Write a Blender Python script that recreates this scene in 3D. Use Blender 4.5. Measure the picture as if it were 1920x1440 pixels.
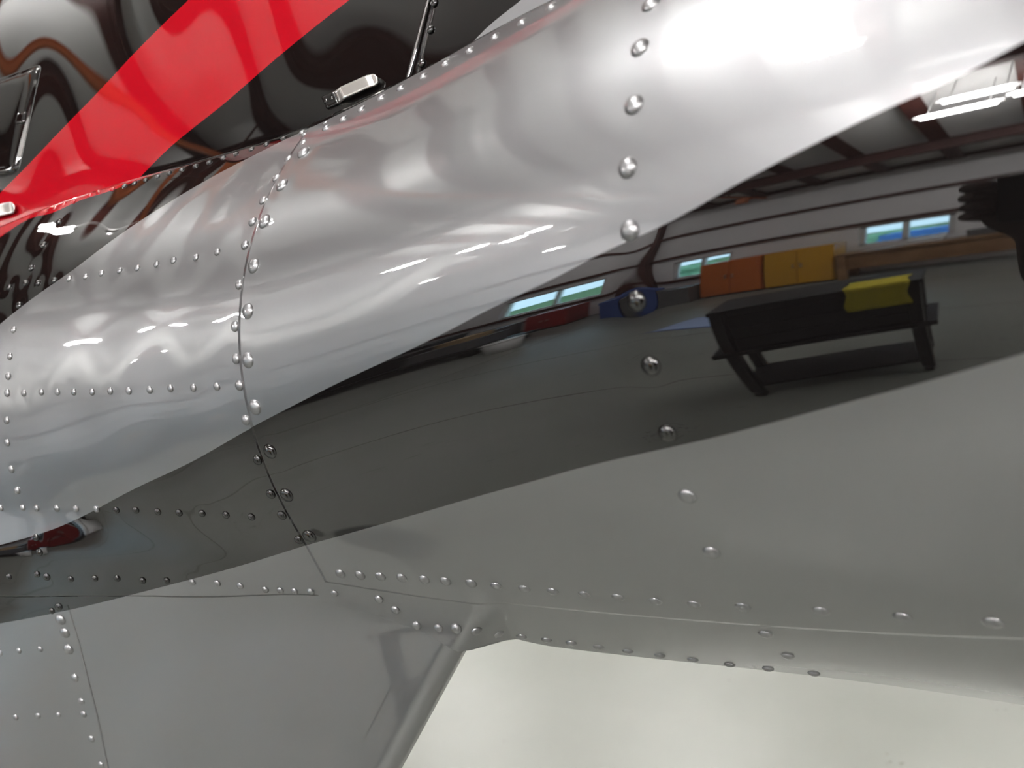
import bpy, bmesh, math, random
import numpy as np
from mathutils import Vector, Matrix

random.seed(4)
rng = np.random.default_rng(7)
scene = bpy.context.scene
for o in list(bpy.data.objects):
    bpy.data.objects.remove(o, do_unlink=True)
COL = scene.collection

# ------------------------------------------------------------------ frame
# The tail boom is described in its own frame (x aft, y into the boom, z up) with the
# phone lens at the origin; the frame stands 1.5 m above the floor, pitched a little.
F_PX = 1440.0
EYE = np.array([0.0, 0.0, 1.5])
TILT = math.radians(6.0)
def unit(v):
    v = np.array(v, float)
    return v / np.linalg.norm(v)
AX = unit((1960, -30, -1440)); AY = unit((1057, -270, 1440)); AY = unit(AY - AX * (AX @ AY)); AZ = np.cross(AX, AY)
RB = np.array([AX, AY, AZ])                       # lens space (right, down, forward) -> boom frame
ct, st = math.cos(TILT), math.sin(TILT)
RT = np.array([[1, 0, 0], [0, ct, st], [0, -st, ct]])    # boom frame -> world
def W(p):
    return np.asarray(p) @ RT.T + EYE
FRAME = Matrix([[*RT[0], EYE[0]], [*RT[1], EYE[1]], [*RT[2], EYE[2]], [0, 0, 0, 1]])

# ------------------------------------------------------------------ camera
cam_d = bpy.data.cameras.new('camera')
cam_d.sensor_width = 36.0
cam_d.lens = 36.0 * F_PX / 1920.0
cam_d.clip_start = 0.005
cam_d.clip_end = 200
cam_d.dof.use_dof = True
cam_d.dof.focus_distance = 0.46
cam_d.dof.aperture_fstop = 8.5
cam_d.dof.aperture_blades = 0
cam = bpy.data.objects.new('camera', cam_d); COL.objects.link(cam)
MC = RT @ RB                                      # columns: right, down, forward in world
rgt, dwn, fwd = MC[:, 0], MC[:, 1], MC[:, 2]
cam.matrix_world = Matrix([[rgt[0], -dwn[0], -fwd[0], EYE[0]], [rgt[1], -dwn[1], -fwd[1], EYE[1]],
                           [rgt[2], -dwn[2], -fwd[2], EYE[2]], [0, 0, 0, 1]])
scene.camera = cam

# ------------------------------------------------------------------ world, exposure, daylight
scene.view_settings.view_transform = 'Standard'
scene.view_settings.look = 'None'
scene.view_settings.gamma = 1.0
scene.view_settings.use_curve_mapping = False
scene.view_settings.exposure = 0.92
wd = bpy.data.worlds.new('sky'); scene.world = wd; wd.use_nodes = True
bg = wd.node_tree.nodes['Background']
bg.inputs['Color'].default_value = (0.62, 0.80, 1.0, 1)
bg.inputs['Strength'].default_value = 9.0
# all light comes from the strip lights under the roof and the sky through the rear windows

# ------------------------------------------------------------------ materials
def pr(name, col, rough=0.5, metal=0.0, coat=0.0, coat_rough=0.02, spec=0.5, emit=None, estr=0.0):
    m = bpy.data.materials.new(name); m.use_nodes = True
    b = m.node_tree.nodes['Principled BSDF']
    b.inputs['Base Color'].default_value = (*col, 1)
    b.inputs['Roughness'].default_value = rough
    b.inputs['Metallic'].default_value = metal
    b.inputs['Coat Weight'].default_value = coat
    b.inputs['Coat Roughness'].default_value = coat_rough
    b.inputs['Coat IOR'].default_value = 1.72
    b.inputs['Specular IOR Level'].default_value = spec
    if emit:
        b.inputs['Emission Color'].default_value = (*emit, 1)
        b.inputs['Emission Strength'].default_value = estr
    return m
def noisy(m, scale, c1, c2, detail=4.0, bump=0.0, lo=0.35, hi=0.65):
    nt = m.node_tree; b = nt.nodes['Principled BSDF']
    tc = nt.nodes.new('ShaderNodeTexCoord'); n = nt.nodes.new('ShaderNodeTexNoise')
    n.inputs['Scale'].default_value = scale; n.inputs['Detail'].default_value = detail
    r = nt.nodes.new('ShaderNodeValToRGB')
    r.color_ramp.elements[0].position = lo; r.color_ramp.elements[0].color = (*c1, 1)
    r.color_ramp.elements[1].position = hi; r.color_ramp.elements[1].color = (*c2, 1)
    nt.links.new(tc.outputs['Object'], n.inputs['Vector'])
    nt.links.new(n.outputs['Fac'], r.inputs['Fac']); nt.links.new(r.outputs['Color'], b.inputs['Base Color'])
    if bump:
        bp = nt.nodes.new('ShaderNodeBump'); bp.inputs['Strength'].default_value = bump; bp.inputs['Distance'].default_value = 0.01
        nt.links.new(n.outputs['Fac'], bp.inputs['Height']); nt.links.new(bp.outputs['Normal'], b.inputs['Normal'])
    return m

SILVER = dict(col=(0.222, 0.224, 0.231), rough=0.42, metal=0.95, spec=0.0)
BLACK = dict(col=(0.0035, 0.003, 0.003), rough=0.5, metal=0.0, spec=0.0)
RED = dict(col=(0.27, 0.003, 0.008), rough=0.5, metal=0.0, spec=0.0)
def paint(name, p):
    return pr(name, p['col'], p['rough'], p['metal'], 1.0, 0.012, p['spec'])
M_silver = paint('silver_paint', SILVER); M_black = paint('black_paint', BLACK); M_red = paint('red_paint', RED)
def livery(name, rules, base):
    """Clear-coated paint scheme: rules = [(attribute, paint)] painted one over another where attribute > 0."""
    m = paint(name, base); nt = m.node_tree; b = nt.nodes['Principled BSDF']
    col = nt.nodes.new('ShaderNodeRGB'); col.outputs[0].default_value = (*base['col'], 1)
    cs = col.outputs[0]
    par = nt.nodes.new('ShaderNodeCombineXYZ'); par.inputs[0].default_value = base['rough']; par.inputs[1].default_value = base['metal']
    ps = par.outputs[0]
    for att, p in rules:
        a = nt.nodes.new('ShaderNodeAttribute'); a.attribute_name = att
        g = nt.nodes.new('ShaderNodeMath'); g.operation = 'GREATER_THAN'; g.inputs[1].default_value = 0.0
        nt.links.new(a.outputs['Fac'], g.inputs[0])
        mx = nt.nodes.new('ShaderNodeMix'); mx.data_type = 'RGBA'
        nt.links.new(g.outputs[0], mx.inputs[0]); nt.links.new(cs, mx.inputs[6]); mx.inputs[7].default_value = (*p['col'], 1)
        cs = mx.outputs[2]
        mv = nt.nodes.new('ShaderNodeMix'); mv.data_type = 'VECTOR'
        nt.links.new(g.outputs[0], mv.inputs[0]); nt.links.new(ps, mv.inputs[4]); mv.inputs[5].default_value = (p['rough'], p['metal'], 0)
        ps = mv.outputs[1]
    sp = nt.nodes.new('ShaderNodeSeparateXYZ'); nt.links.new(ps, sp.inputs[0])
    nt.links.new(cs, b.inputs['Base Color']); nt.links.new(sp.outputs[0], b.inputs['Roughness']); nt.links.new(sp.outputs[1], b.inputs['Metallic'])
    return m
M_skin = livery('boom_livery', [('upper', BLACK), ('edge', RED), ('band', BLACK)], SILVER)
M_cowl = livery('cowl_livery', [('stripe', RED), ('aft', SILVER)], BLACK)
M_alu = pr('bare_aluminium', (0.80, 0.78, 0.75), 0.28, 1.0)
M_rubber = pr('black_seal', (0.01, 0.01, 0.01), 0.45)

# ------------------------------------------------------------------ helpers
def link(name, me, mat=None, parent=None):
    o = bpy.data.objects.new(name, me); COL.objects.link(o)
    if mat is not None and not me.materials:
        me.materials.append(mat)
    if parent is not None:
        o.parent = parent
    return o
def tag(o, label=None, cat=None, group=None, kind=None):
    if label: o['label'] = label
    if cat: o['category'] = cat
    if group: o['group'] = group
    if kind: o['kind'] = kind
    return o
def empty(name, loc=(0, 0, 0), rz=0.0):
    o = bpy.data.objects.new(name, None); COL.objects.link(o); o.location = loc; o.rotation_euler = (0, 0, rz)
    o.empty_display_size = 0.05
    return o
def grid_mesh(name, V, nu, nv, attrs=None, flip=False, smooth=True):
    V = np.asarray(V, float).reshape(nu * nv, 3)
    i = np.arange(nu - 1)[:, None] * nv + np.arange(nv - 1)[None]
    q = np.stack([i, i + nv, i + nv + 1, i + 1], -1).reshape(-1, 4)
    if flip: q = q[:, ::-1]
    me = bpy.data.meshes.new(name)
    me.from_pydata(V.tolist(), [], q.tolist())
    if smooth: me.polygons.foreach_set('use_smooth', [True] * len(me.polygons))
    for k, a in (attrs or {}).items():
        at = me.attributes.new(k, 'FLOAT', 'POINT'); at.data.foreach_set('value', np.asarray(a, np.float32).ravel())
    me.update()
    return me
class MB:
    """collects boxes and tubes for one mesh"""
    def __init__(s): s.bm = bmesh.new()
    def box(s, x0, x1, y0, y1, z0, z1, bev=0.0):
        r = bmesh.ops.create_cube(s.bm, size=1.0)
        vs = r['verts']
        for v in vs:
            v.co = Vector(((x0 + x1) / 2 + v.co.x * (x1 - x0), (y0 + y1) / 2 + v.co.y * (y1 - y0), (z0 + z1) / 2 + v.co.z * (z1 - z0)))
        if bev:
            es = list({e for v in vs for e in v.link_edges})
            bmesh.ops.bevel(s.bm, geom=es, offset=bev, segments=2, affect='EDGES', profile=0.5)
        return s
    def tube(s, a, b, r, n=12, r2=None):
        a, b = Vector(a), Vector(b); d = b - a
        m = Matrix.Translation((a + b) / 2) @ d.to_track_quat('Z', 'Y').to_matrix().to_4x4()
        bmesh.ops.create_cone(s.bm, cap_ends=True, segments=n, radius1=r, radius2=r if r2 is None else r2, depth=d.length, matrix=m)
        return s
    def bar(s, a, b, w, h):
        a, b = Vector(a), Vector(b); d = b - a
        m = Matrix.Translation((a + b) / 2) @ d.to_track_quat('X', 'Z').to_matrix().to_4x4() @ Matrix.Diagonal((d.length, w, h, 1))
        bmesh.ops.create_cube(s.bm, size=1.0, matrix=m)
        return s
    def build(s, name, mat, parent=None, smooth=False):
        me = bpy.data.meshes.new(name); s.bm.to_mesh(me); s.bm.free()
        if smooth:
            me.polygons.foreach_set('use_smooth', [True] * len(me.polygons))
        return link(name, me, mat, parent)

# ------------------------------------------------------------------ boom shape (boom frame)
D0 = 0.25
XF, XD, XC, XG = -0.5919, -0.3603, -0.12564, 0.12
cC = np.array([12.697767711804067, 4.391193378145395, 3.2758474363737733, -0.09678013327595181, -0.0010848586368962104])
cD = np.array([5.513049798027873, 3.7169047513033493, 3.207169714410582, 0.1817228571401538, 0.0030358786457374545])
cF = np.array([0.0, 3.3801789082526423, 2.3018787955840243, 0.29904860406816036, -0.025925048385571314])
def shift_poly(c, dz):                            # p(z - dz)
    p = np.poly1d(c); return np.pad((p(np.poly1d([1, -dz]))).coeffs, (5 - len(c), 0))
GSHIFT = 0.008
cG = shift_poly(cC, GSHIFT)
KX = np.array([XF, XD, XC, XG]); KY = np.array([cF, cD, cC, cG])
def nat_spline(x, y):
    n = len(x); h = np.diff(x); A = np.zeros((n, n)); B = np.zeros((n,) + y.shape[1:]); A[0, 0] = A[-1, -1] = 1
    for i in range(1, n - 1):
        A[i, i - 1] = h[i - 1]; A[i, i] = 2 * (h[i - 1] + h[i]); A[i, i + 1] = h[i]
        B[i] = 6 * ((y[i + 1] - y[i]) / h[i] - (y[i] - y[i - 1]) / h[i - 1])
    return np.linalg.solve(A, B)
KM = nat_spline(KX, KY)
def coef(X):
    X = np.asarray(X, float); Xc = np.clip(X, KX[0], KX[-1])
    i = np.clip(np.searchsorted(KX, Xc) - 1, 0, len(KX) - 2); h = (KX[i + 1] - KX[i])[..., None]
    a = ((KX[i + 1] - Xc)[..., None]) / h; b = 1 - a
    y = a * KY[i] + b * KY[i + 1] + ((a**3 - a) * KM[i] + (b**3 - b) * KM[i + 1]) * h * h / 6
    dy = (KY[i + 1] - KY[i]) / h + (-(3 * a * a - 1) * KM[i] + (3 * b * b - 1) * KM[i + 1]) * h / 6
    ex = (X - Xc); ex = np.where(ex < 0, -0.25 * (1 - np.exp(ex / 0.25)), 0.2 * (1 - np.exp(-np.maximum(ex, 0) / 0.2)))
    return y + dy * ex[..., None]
def Yboom(X, Z):
    c = coef(X); Z = np.asarray(Z, float); Zc = np.clip(Z, -0.23, 0.16); r = c[..., 0]; d = np.zeros_like(r)
    for k in range(1, 5): d = d * Zc + r; r = r * Zc + c[..., k]
    return D0 + r + d * (Z - Zc)
def Yside(X, Z):                                  # flat lower flank of the fuselage
    return 0.226 + 0.32 * (X + 0.59) - 0.1 * (Z + 0.194)
E0 = np.array([-0.292, -0.1975]); ED = unit((-0.062, -0.0935))
def edge_x(Z): return E0[0] + (Z - E0[1]) * ED[0] / ED[1]
def smin(a, b, k):
    h = np.clip(0.5 + 0.5 * (b - a) / k, 0, 1); return b * (1 - h) + a * h - k * h * (1 - h)
def sstep(a, b, x):
    t = np.clip((x - a) / (b - a), 0, 1); return t * t * (3 - 2 * t)
DENT = None
def Yskin(X, Z):
    yb = Yboom(X, Z); s = smin(yb, Yside(X, Z), 0.022)
    inside = (edge_x(Z) - X)                      # > 0 ahead of the aft edge of the flank
    w = sstep(-0.016, 0.003, inside) * sstep(-0.11, -0.15, Z)
    # gentle oil-canning of the thin sheets
    wob = 0.00022 * np.sin(47 * X + 31 * Z) * np.sin(71 * Z - 13 * X + 1.0) + 0.00016 * np.sin(90 * X - 40 * Z + 2)
    wob = wob * sstep(-0.34, -0.40, X) + 0.00004 * np.sin(40 * X + 9) * np.sin(33 * Z)
    y = yb + (s - yb) * w + wob
    if DENT is not None and y.ndim == 2:
        for xd, zd, am, sg in DENT: y = y + am * np.exp(-((X - xd) ** 2 + (Z - zd) ** 2) / (2 * sg * sg))
    return y
def ray(px, py):
    return RB @ np.array([(px - 960) / F_PX, (py - 720) / F_PX, 1.0])
def cast(px, py, fn):
    r = ray(px, py); t = np.linspace(0.15, 1.6, 700); P = r[None] * t[:, None]
    v = P[:, 1] - fn(P[:, 0], P[:, 2]); k = np.argmax(v > 0)
    if v[k] <= 0: return None
    a, b = t[max(k - 1, 0)], t[k]
    for _ in range(40):
        m = (a + b) / 2; p = r * m
        if p[1] - fn(p[0], p[2]) > 0: b = m
        else: a = m
    return r * b
def normal(fn, p, e=2e-4):
    gx = (fn(p[0] + e, p[2]) - fn(p[0] - e, p[2])) / (2 * e); gz = (fn(p[0], p[2] + e) - fn(p[0], p[2] - e)) / (2 * e)
    return unit((gx, -1.0, gz))
def curve_on(pts, fn):
    """paint line or seam given as points on the sheet -> z as a function of x"""
    q = np.array([c for c in (cast(a, b, fn) for a, b in pts) if c is not None]); q = q[np.argsort(q[:, 0])]
    return q
def zline(q, deg=None):
    x, z = q[:, 0], q[:, 2]
    if deg:
        pf = np.polyfit(x, z, deg); f = lambda X: np.polyval(pf, X)
    else:
        m2 = nat_spline(x, z)
        def f(X):
            X = np.clip(np.asarray(X, float), x[0], x[-1]); i = np.clip(np.searchsorted(x, X) - 1, 0, len(x) - 2); h = x[i + 1] - x[i]
            a = (x[i + 1] - X) / h; b = 1 - a
            return a * z[i] + b * z[i + 1] + ((a**3 - a) * m2[i] + (b**3 - b) * m2[i + 1]) * h * h / 6
    k = max(1, len(x) // 5)
    s0 = (f(x[0] + .03) - f(x[0])) / .03; s1 = (f(x[-1]) - f(x[-1] - .03)) / .03
    return lambda X: np.where(X < x[0], f(x[0]) + s0 * (X - x[0]), np.where(X > x[-1], f(x[-1]) + s1 * (X - x[-1]), f(X)))

P_LOW = [(0, 1022), (100, 992), (180, 955), (253, 916), (370, 860), (450, 814), (533, 770), (636, 718), (733, 673), (833, 625), (933, 573), (1050, 517), (1140, 470), (1250, 420), (1399, 337), (1527, 271), (1677, 199), (1801, 143), (1920, 79)]
P_BOT = [(0, 1169), (133, 1143), (240, 1117), (367, 1084), (477, 1053), (573, 1023), (650, 1001), (780, 964), (912, 926), (1006, 900), (1100, 874), (1250, 840), (1399, 805), (1530, 770), (1655, 737), (1790, 700), (1920, 662)]
P_UP = [(0, 607), (83, 543), (140, 503), (170, 480), (217, 445), (320, 377), (400, 330), (483, 287), (533, 262), (590, 237)]
P_RED = [(0, 445), (50, 412), (100, 398), (137, 381), (200, 360), (262, 336)]
E_EDGE = [(0, 424), (40, 408), (85, 390), (138, 372), (184, 354), (233, 341), (295, 324), (340, 311), (392, 297), (442, 281), (499, 262), (566, 238), (610, 221), (645, 207), (679, 190), (715, 171), (752, 151), (795, 128), (837, 106), (882, 82), (929, 57), (980, 30), (1035, 0)]
LAP = [(700, 1105), (880, 1130), (1000, 1138), (1200, 1151), (1350, 1167), (1410, 1175), (1481, 1180), (1631, 1182), (1762, 1189), (1920, 1200)]
CREASE = [(0, 1120), (220, 1119), (480, 1118), (640, 1125), (740, 1155), (845, 1190)]
z_low = zline(curve_on(P_LOW, Yskin)); z_bot = zline(curve_on(P_BOT, Yskin)); z_up = zline(curve_on(P_UP, Yskin))
z_red = zline(curve_on(P_RED, Yskin))
QE = curve_on(E_EDGE, Yskin)
z_top = zline(QE, 5)
z_lap = zline(curve_on(LAP, Yskin), 3); QC = curve_on(CREASE, Yskin); z_crease = zline(QC)
print('E', np.round(QE[[0, 5, 10, 15, -1]], 3).tolist()); print('crease', np.round(QC, 3).tolist())
print('lap', np.round(curve_on(LAP, Yskin), 3).tolist())
z_sil = zline(curve_on([(905, 1196), (987, 1203), (1100, 1217), (1212, 1233), (1330, 1245), (1440, 1256), (1575, 1276), (1725, 1296), (1920, 1320)], Yboom), 2)
# rivet positions read along the seams, and the shallow dimples the rivets pull into the sheet
COL_C = [(1222, 8), (1201, 90), (1190, 197), (1178, 315), (1182, 433), (1195, 565), (1222, 686), (1253, 813), (1290, 930), (1335, 1035), (1394, 1137)]
ROW_B = [(640, 1075), (677, 1078), (715, 1080), (755, 1083), (797, 1086), (837, 1089), (885, 1093), (932, 1098), (985, 1103), (1038, 1108), (1097, 1114), (1160, 1119), (1230, 1126), (1302, 1132), (1540, 1145), (1692, 1156), (1862, 1166)]
ROW_K = [(855, 1179), (894, 1184), (936, 1189), (978, 1194), (1025, 1200), (1071, 1206), (1122, 1213), (1177, 1221), (1237, 1229), (1299, 1237), (1368, 1246), (1440, 1254), (1526, 1263)]
ROW_E = [(85, 393), (103, 387), (120, 380), (138, 376), (168, 363), (184, 358), (211, 352), (233, 346), (252, 341), (273, 335), (295, 329), (317, 322), (340, 316), (366, 309), (392, 302), (418, 293), (442, 286), (471, 277), (499, 268), (531, 257), (566, 246), (610, 229)]
ROW_E2 = [(613, 240), (645, 223), (679, 205), (716, 184), (753, 165), (795, 143), (837, 119), (882, 95), (929, 69), (980, 42), (1035, 13)]
D_BIG = [(571, 286), (531, 347), (498, 415), (478, 498), (467, 583), (467, 675), (480, 763), (508, 846), (539, 928), (582, 1005)]
D_SML = [(573, 267), (545, 297), (522, 333), (497, 375), (477, 415), (463, 459), (448, 533), (440, 612), (442, 673), (448, 723), (460, 788), (482, 863), (507, 927), (528, 967), (560, 1013)]
COL_F = [(110, 415), (81, 458), (58, 502), (35, 572), (25, 618), (18, 668), (15, 705), (13, 737), (12, 788), (13, 830), (21, 880), (32, 920), (67, 1008), (73, 1036), (87, 1082)]
ROWS = [[(17, 538), (47, 530), (71, 530), (101, 525), (129, 522), (160, 518), (190, 512), (224, 507), (257, 502), (293, 495), (325, 488), (367, 482), (407, 472)],
        [(44, 737), (77, 735), (107, 735), (138, 735), (172, 735), (206, 733), (241, 733), (280, 731), (319, 728), (362, 727), (406, 725)],
        [(1, 953), (42, 952), (68, 953), (106, 953), (142, 954), (180, 955), (217, 957), (254, 957), (295, 960), (335, 962), (378, 963), (423, 966), (471, 970)],
        [(16, 1082), (69, 1077), (132, 1086), (177, 1085), (219, 1085), (267, 1089), (312, 1089), (360, 1092), (407, 1094), (450, 1099), (497, 1106), (525, 1107), (552, 1109), (582, 1110), (627, 1113)]]
DENT = None
_d = []
for lst, amp, sig in ((COL_C, .00017, .0052), (D_BIG, .00018, .0055), (D_SML, .00012, .004), (ROW_B, .00012, .005), (COL_F, .00010, .004)) + tuple((r, .00010, .0036) for r in ROWS):
    for a, b in lst:
        p = cast(a, b, Yskin)
        if p is not None: _d.append((p[0], p[2], amp, sig))
DENT = np.array(_d)
def liv(X, Z):
    band = np.minimum(z_low(X) - Z, Z - z_bot(X))
    return dict(band=band, upper=Z - z_up(X), edge=Z - z_red(X))

# ------------------------------------------------------------------ the hangar
GX0, GX1, GY0, GY1 = -17.0, 10.0, -6.2, 9.0
EAVE, RIDGE, RY = 3.3, 4.9, 0.8
M_floor = noisy(pr('sealed_concrete', (0.6, 0.6, 0.56), 0.38, 0, 0.0, spec=0.5), 1.1, (0.232, 0.242, 0.215), (0.275, 0.285, 0.256), 6)
nt = M_floor.node_tree; b = nt.nodes['Principled BSDF']                  # dark specks and scuffs trodden into the sealer
lk = b.inputs['Base Color'].links[0]; src = lk.from_socket
tc = nt.nodes.new('ShaderNodeTexCoord'); n1 = nt.nodes.new('ShaderNodeTexNoise'); n1.inputs['Scale'].default_value = 38; n1.inputs['Detail'].default_value = 6
n2 = nt.nodes.new('ShaderNodeTexNoise'); n2.inputs['Scale'].default_value = 3.0
nt.links.new(tc.outputs['Object'], n1.inputs['Vector']); nt.links.new(tc.outputs['Object'], n2.inputs['Vector'])
ad = nt.nodes.new('ShaderNodeMath'); ad.operation = 'MULTIPLY'; nt.links.new(n1.outputs['Fac'], ad.inputs[0]); nt.links.new(n2.outputs['Fac'], ad.inputs[1])
rp = nt.nodes.new('ShaderNodeValToRGB'); rp.color_ramp.elements[0].position = .405; rp.color_ramp.elements[0].color = (0, 0, 0, 1); rp.color_ramp.elements[1].position = .43; rp.color_ramp.elements[1].color = (.75, .75, .75, 1)
nt.links.new(ad.outputs[0], rp.inputs['Fac'])
mf = nt.nodes.new('ShaderNodeMix'); mf.data_type = 'RGBA'; nt.links.new(rp.outputs['Color'], mf.inputs[0]); nt.links.new(src, mf.inputs[6]); mf.inputs[7].default_value = (.12, .12, .10, 1)
nt.links.new(mf.outputs[2], b.inputs['Base Color'])
M_wall = noisy(pr('white_insulation', (0.74, 0.73, 0.72), 0.6), 0.8, (0.82, 0.81, 0.82), (0.88, 0.87, 0.88))
M_ceil = noisy(pr('white_roof_lining', (0.76, 0.76, 0.75), 0.55), 0.7, (0.84, 0.84, 0.83), (0.90, 0.90, 0.89))
M_steel = noisy(pr('red_oxide_steel', (0.17, 0.035, 0.025), 0.5), 3.0, (0.06, 0.016, 0.012), (0.09, 0.022, 0.016))
M_orange = pr('orange_steel', (0.60, 0.17, 0.06), 0.45)
M_dark = pr('black_enamel', (0.012, 0.012, 0.013), 0.4)
M_joint = pr('floor_joint', (0.16, 0.15, 0.13), 0.7)

def structure(name, mb, mat, parent=None):
    o = mb.build(name, mat, parent)
    if parent is None: o['kind'] = 'structure'
    return o
floor = structure('floor', MB().box(GX0, GX1, GY0, GY1, -0.12, 0.0), M_floor)
for x in np.arange(-14.0, 9.0, 3.5):
    MB().box(x - .006, x + .006, GY0, GY1, -0.01, 0.0012).build('expansion_joint', M_joint, floor)
for y in (-4.6, -2.9, -1.6, 3.0, 6.0):
    MB().box(GX0, GX1, y - .006, y + .006, -0.01, 0.0012).build('expansion_joint', M_joint, floor)

# rear wall (behind the photographer) with three windows cut out of it
WIN = [(-1.46, -0.70, 0.85, 1.46), (-3.38, -2.68, 0.72, 1.36), (-5.7, -4.25, 0.72, 1.36)]
def wall_with_windows():
    mb = MB(); xs = [GX0]
    for a, b, c, d in sorted(WIN):
        mb.box(xs[-1], a, GY0 - .15, GY0, 0, EAVE); mb.box(a, b, GY0 - .15, GY0, 0, c); mb.box(a, b, GY0 - .15, GY0, d, EAVE); xs.append(b)
    mb.box(xs[-1], GX1, GY0 - .15, GY0, 0, EAVE)
    return mb
wall_rear = structure('wall_rear', wall_with_windows(), M_wall)
for z in (0.66, 1.56, 2.35, EAVE - .06):
    MB().box(GX0, GX1, GY0, GY0 + .09, z - .045, z + .045).build('girt', M_steel, wall_rear)
M_glass = bpy.data.materials.new('window_glass'); M_glass.use_nodes = True
nt = M_glass.node_tree; nt.nodes.clear()
out = nt.nodes.new('ShaderNodeOutputMaterial'); mx = nt.nodes.new('ShaderNodeMixShader'); tr = nt.nodes.new('ShaderNodeBsdfTransparent'); gl = nt.nodes.new('ShaderNodeBsdfGlossy')
gl.inputs['Roughness'].default_value = 0.02; mx.inputs[0].default_value = 0.08; tr.inputs['Color'].default_value = (0.88, 0.97, 0.96, 1)
nt.links.new(tr.outputs[0], mx.inputs[1]); nt.links.new(gl.outputs[0], mx.inputs[2]); nt.links.new(mx.outputs[0], out.inputs[0])
M_frame = pr('white_window_frame', (0.7, 0.7, 0.68), 0.4)
for k, (a, b, c, d) in enumerate(WIN):
    w = MB()
    for bx in ((a, b, c, c + .05), (a, b, d - .05, d), (a, a + .05, c, d), (b - .05, b, c, d), ((a + b) / 2 - .025, (a + b) / 2 + .025, c, d)):
        w.box(bx[0], bx[1], GY0 - .10, GY0 - .03, bx[2], bx[3])
    wo = structure('window_%d' % (k + 1), w, M_frame)
    for s in (0, 1):
        xa = a + .05 if s == 0 else (a + b) / 2 + .025; xb = (a + b) / 2 - .025 if s == 0 else b - .05
        MB().box(xa, xb, GY0 - .07, GY0 - .064, c + .05, d - .05).build('pane', M_glass, wo)
wall_front = structure('wall_front', MB().box(GX0, GX1, GY1, GY1 + .15, 0, EAVE), M_wall)
wall_left = structure('wall_left', MB().box(GX0 - .15, GX0, GY0, GY1, 0, RIDGE), M_wall)
wr = MB().box(GX1, GX1 + .15, GY0, GY1, 0, RIDGE)
wall_right = structure('wall_right', wr, M_wall)
MB().box(GX0, GX1 + 20, -40, GY0 - .3, -0.2, -0.12).build('ground_outside', pr('grass', (0.08, 0.16, 0.05), 0.9))['kind'] = 'structure'

# sloping roof lining, purlins and rafters
def roof_z(y): return EAVE + (RIDGE - EAVE) * (1 - abs(y - RY) / ((RY - GY0) if y < RY else (GY1 - RY)))
def slab(y0, y1):
    bm = bmesh.new(); z0, z1 = roof_z(y0), roof_z(y1)
    v = [bm.verts.new(p) for p in ((GX0, y0, z0), (GX1, y0, z0), (GX1, y1, z1), (GX0, y1, z1), (GX0, y0, z0 + .1), (GX1, y0, z0 + .1), (GX1, y1, z1 + .1), (GX0, y1, z1 + .1))]
    for f in ((0, 3, 2, 1), (4, 5, 6, 7), (0, 1, 5, 4), (1, 2, 6, 5), (2, 3, 7, 6), (3, 0, 4, 7)): bm.faces.new([v[i] for i in f])
    return bm
cb = MB(); cb.bm.free(); cb.bm = slab(GY0, RY); ceiling = structure('ceiling', cb, M_ceil)
cb = MB(); cb.bm.free(); cb.bm = slab(RY, GY1); cb.build('roof_slope', M_ceil, ceiling)
for x in np.arange(-16.4, 9.9, 0.58):
    for ya, yb in ((GY0, RY), (RY, GY1)):
        MB().bar((x, ya, roof_z(ya) - .03), (x, yb, roof_z(yb) - .03), .03, .20).bar((x, ya, roof_z(ya) - .12), (x, yb, roof_z(yb) - .12), .13, .015).build('purlin', M_steel, ceiling)
for y in (-4.9, -2.45, 3.6, 6.4):
    z = roof_z(y) - .14; MB().box(GX0, GX1, y - .015, y + .015, z - .26, z).box(GX0, GX1, y - .07, y + .07, z - .28, z - .26).box(GX0, GX1, y - .07, y + .07, z - .02, z).build('truss_beam', M_steel, ceiling)
for x in (-13.5, -8.6, -3.75, 1.15, 6.0):
    MB().box(x - .05, x + .05, GY0, GY0 + .18, 0, EAVE - .1).build('column', M_steel, wall_rear)
    MB().box(x - .05, x + .05, GY1 - .18, GY1, 0, EAVE - .1).build('column', M_steel, wall_front)

# strip lights under the purlins
M_tube = pr('lit_tube', (1, 1, 1), 0.3, emit=(1.0, 0.98, 0.96), estr=150.0)
M_tray = pr('white_tray', (0.8, 0.8, 0.8), 0.4)
def strip_light(x, y, z, ln, label, group='strip lights under the roof'):
    t = empty('strip_light_offscreen', (x, y, z)); h = ln / 2
    tag(t, label, 'light', group)
    MB().box(-h - .03, h + .03, -.022, .022, .012, .05).build('tray', M_tray, t)
    for s in (-1, 1): MB().tube((-h, .045 * s, .012), (h, .045 * s, .012), .018, 10).build('tube', M_tube, t)
    up = roof_z(y) - z
    for s in (-1, 1): MB().tube((h * .8 * s, 0, .06), (h * .8 * s, 0, up), .004, 6).build('hanger', M_tray, t)
for x, y, ln, lb in [(-1.12, -0.15, .62, 'long strip light hanging above the tail boom'), (-0.80, -1.21, .22, 'short strip light alone above the photographer'),
                     (-0.47, -3.25, .36, 'strip light above the black cart'), (-0.36, -2.92, .30, 'second strip light above the black cart, nearer the boom'), (-0.04, -3.15, .36, 'strip light at the end of the short row above the black cart')]:
    strip_light(x, y, roof_z(y) - .6, ln, lb)
for x, y in [(-4.38, -3.42), (-4.12, -3.65), (-3.80, -3.58), (-4.61, -5.12), (-4.78, -3.12), (-5.75, -4.48), (-4.0, -0.3)]:
    strip_light(x, y, roof_z(y) - .6, .18, 'very short strip light in the cluster beyond the orange rail', 'very short strip lights beyond the orange rail')
for x, y in ((1.2, -3.2), (2.7, -3.2), (4.2, -3.2), (5.7, -3.2)):
    strip_light(x, y, roof_z(y) - .6, 1.2, 'full-length strip light carrying on the row above the black cart', 'full-length strip lights carrying on the cart row')
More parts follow.
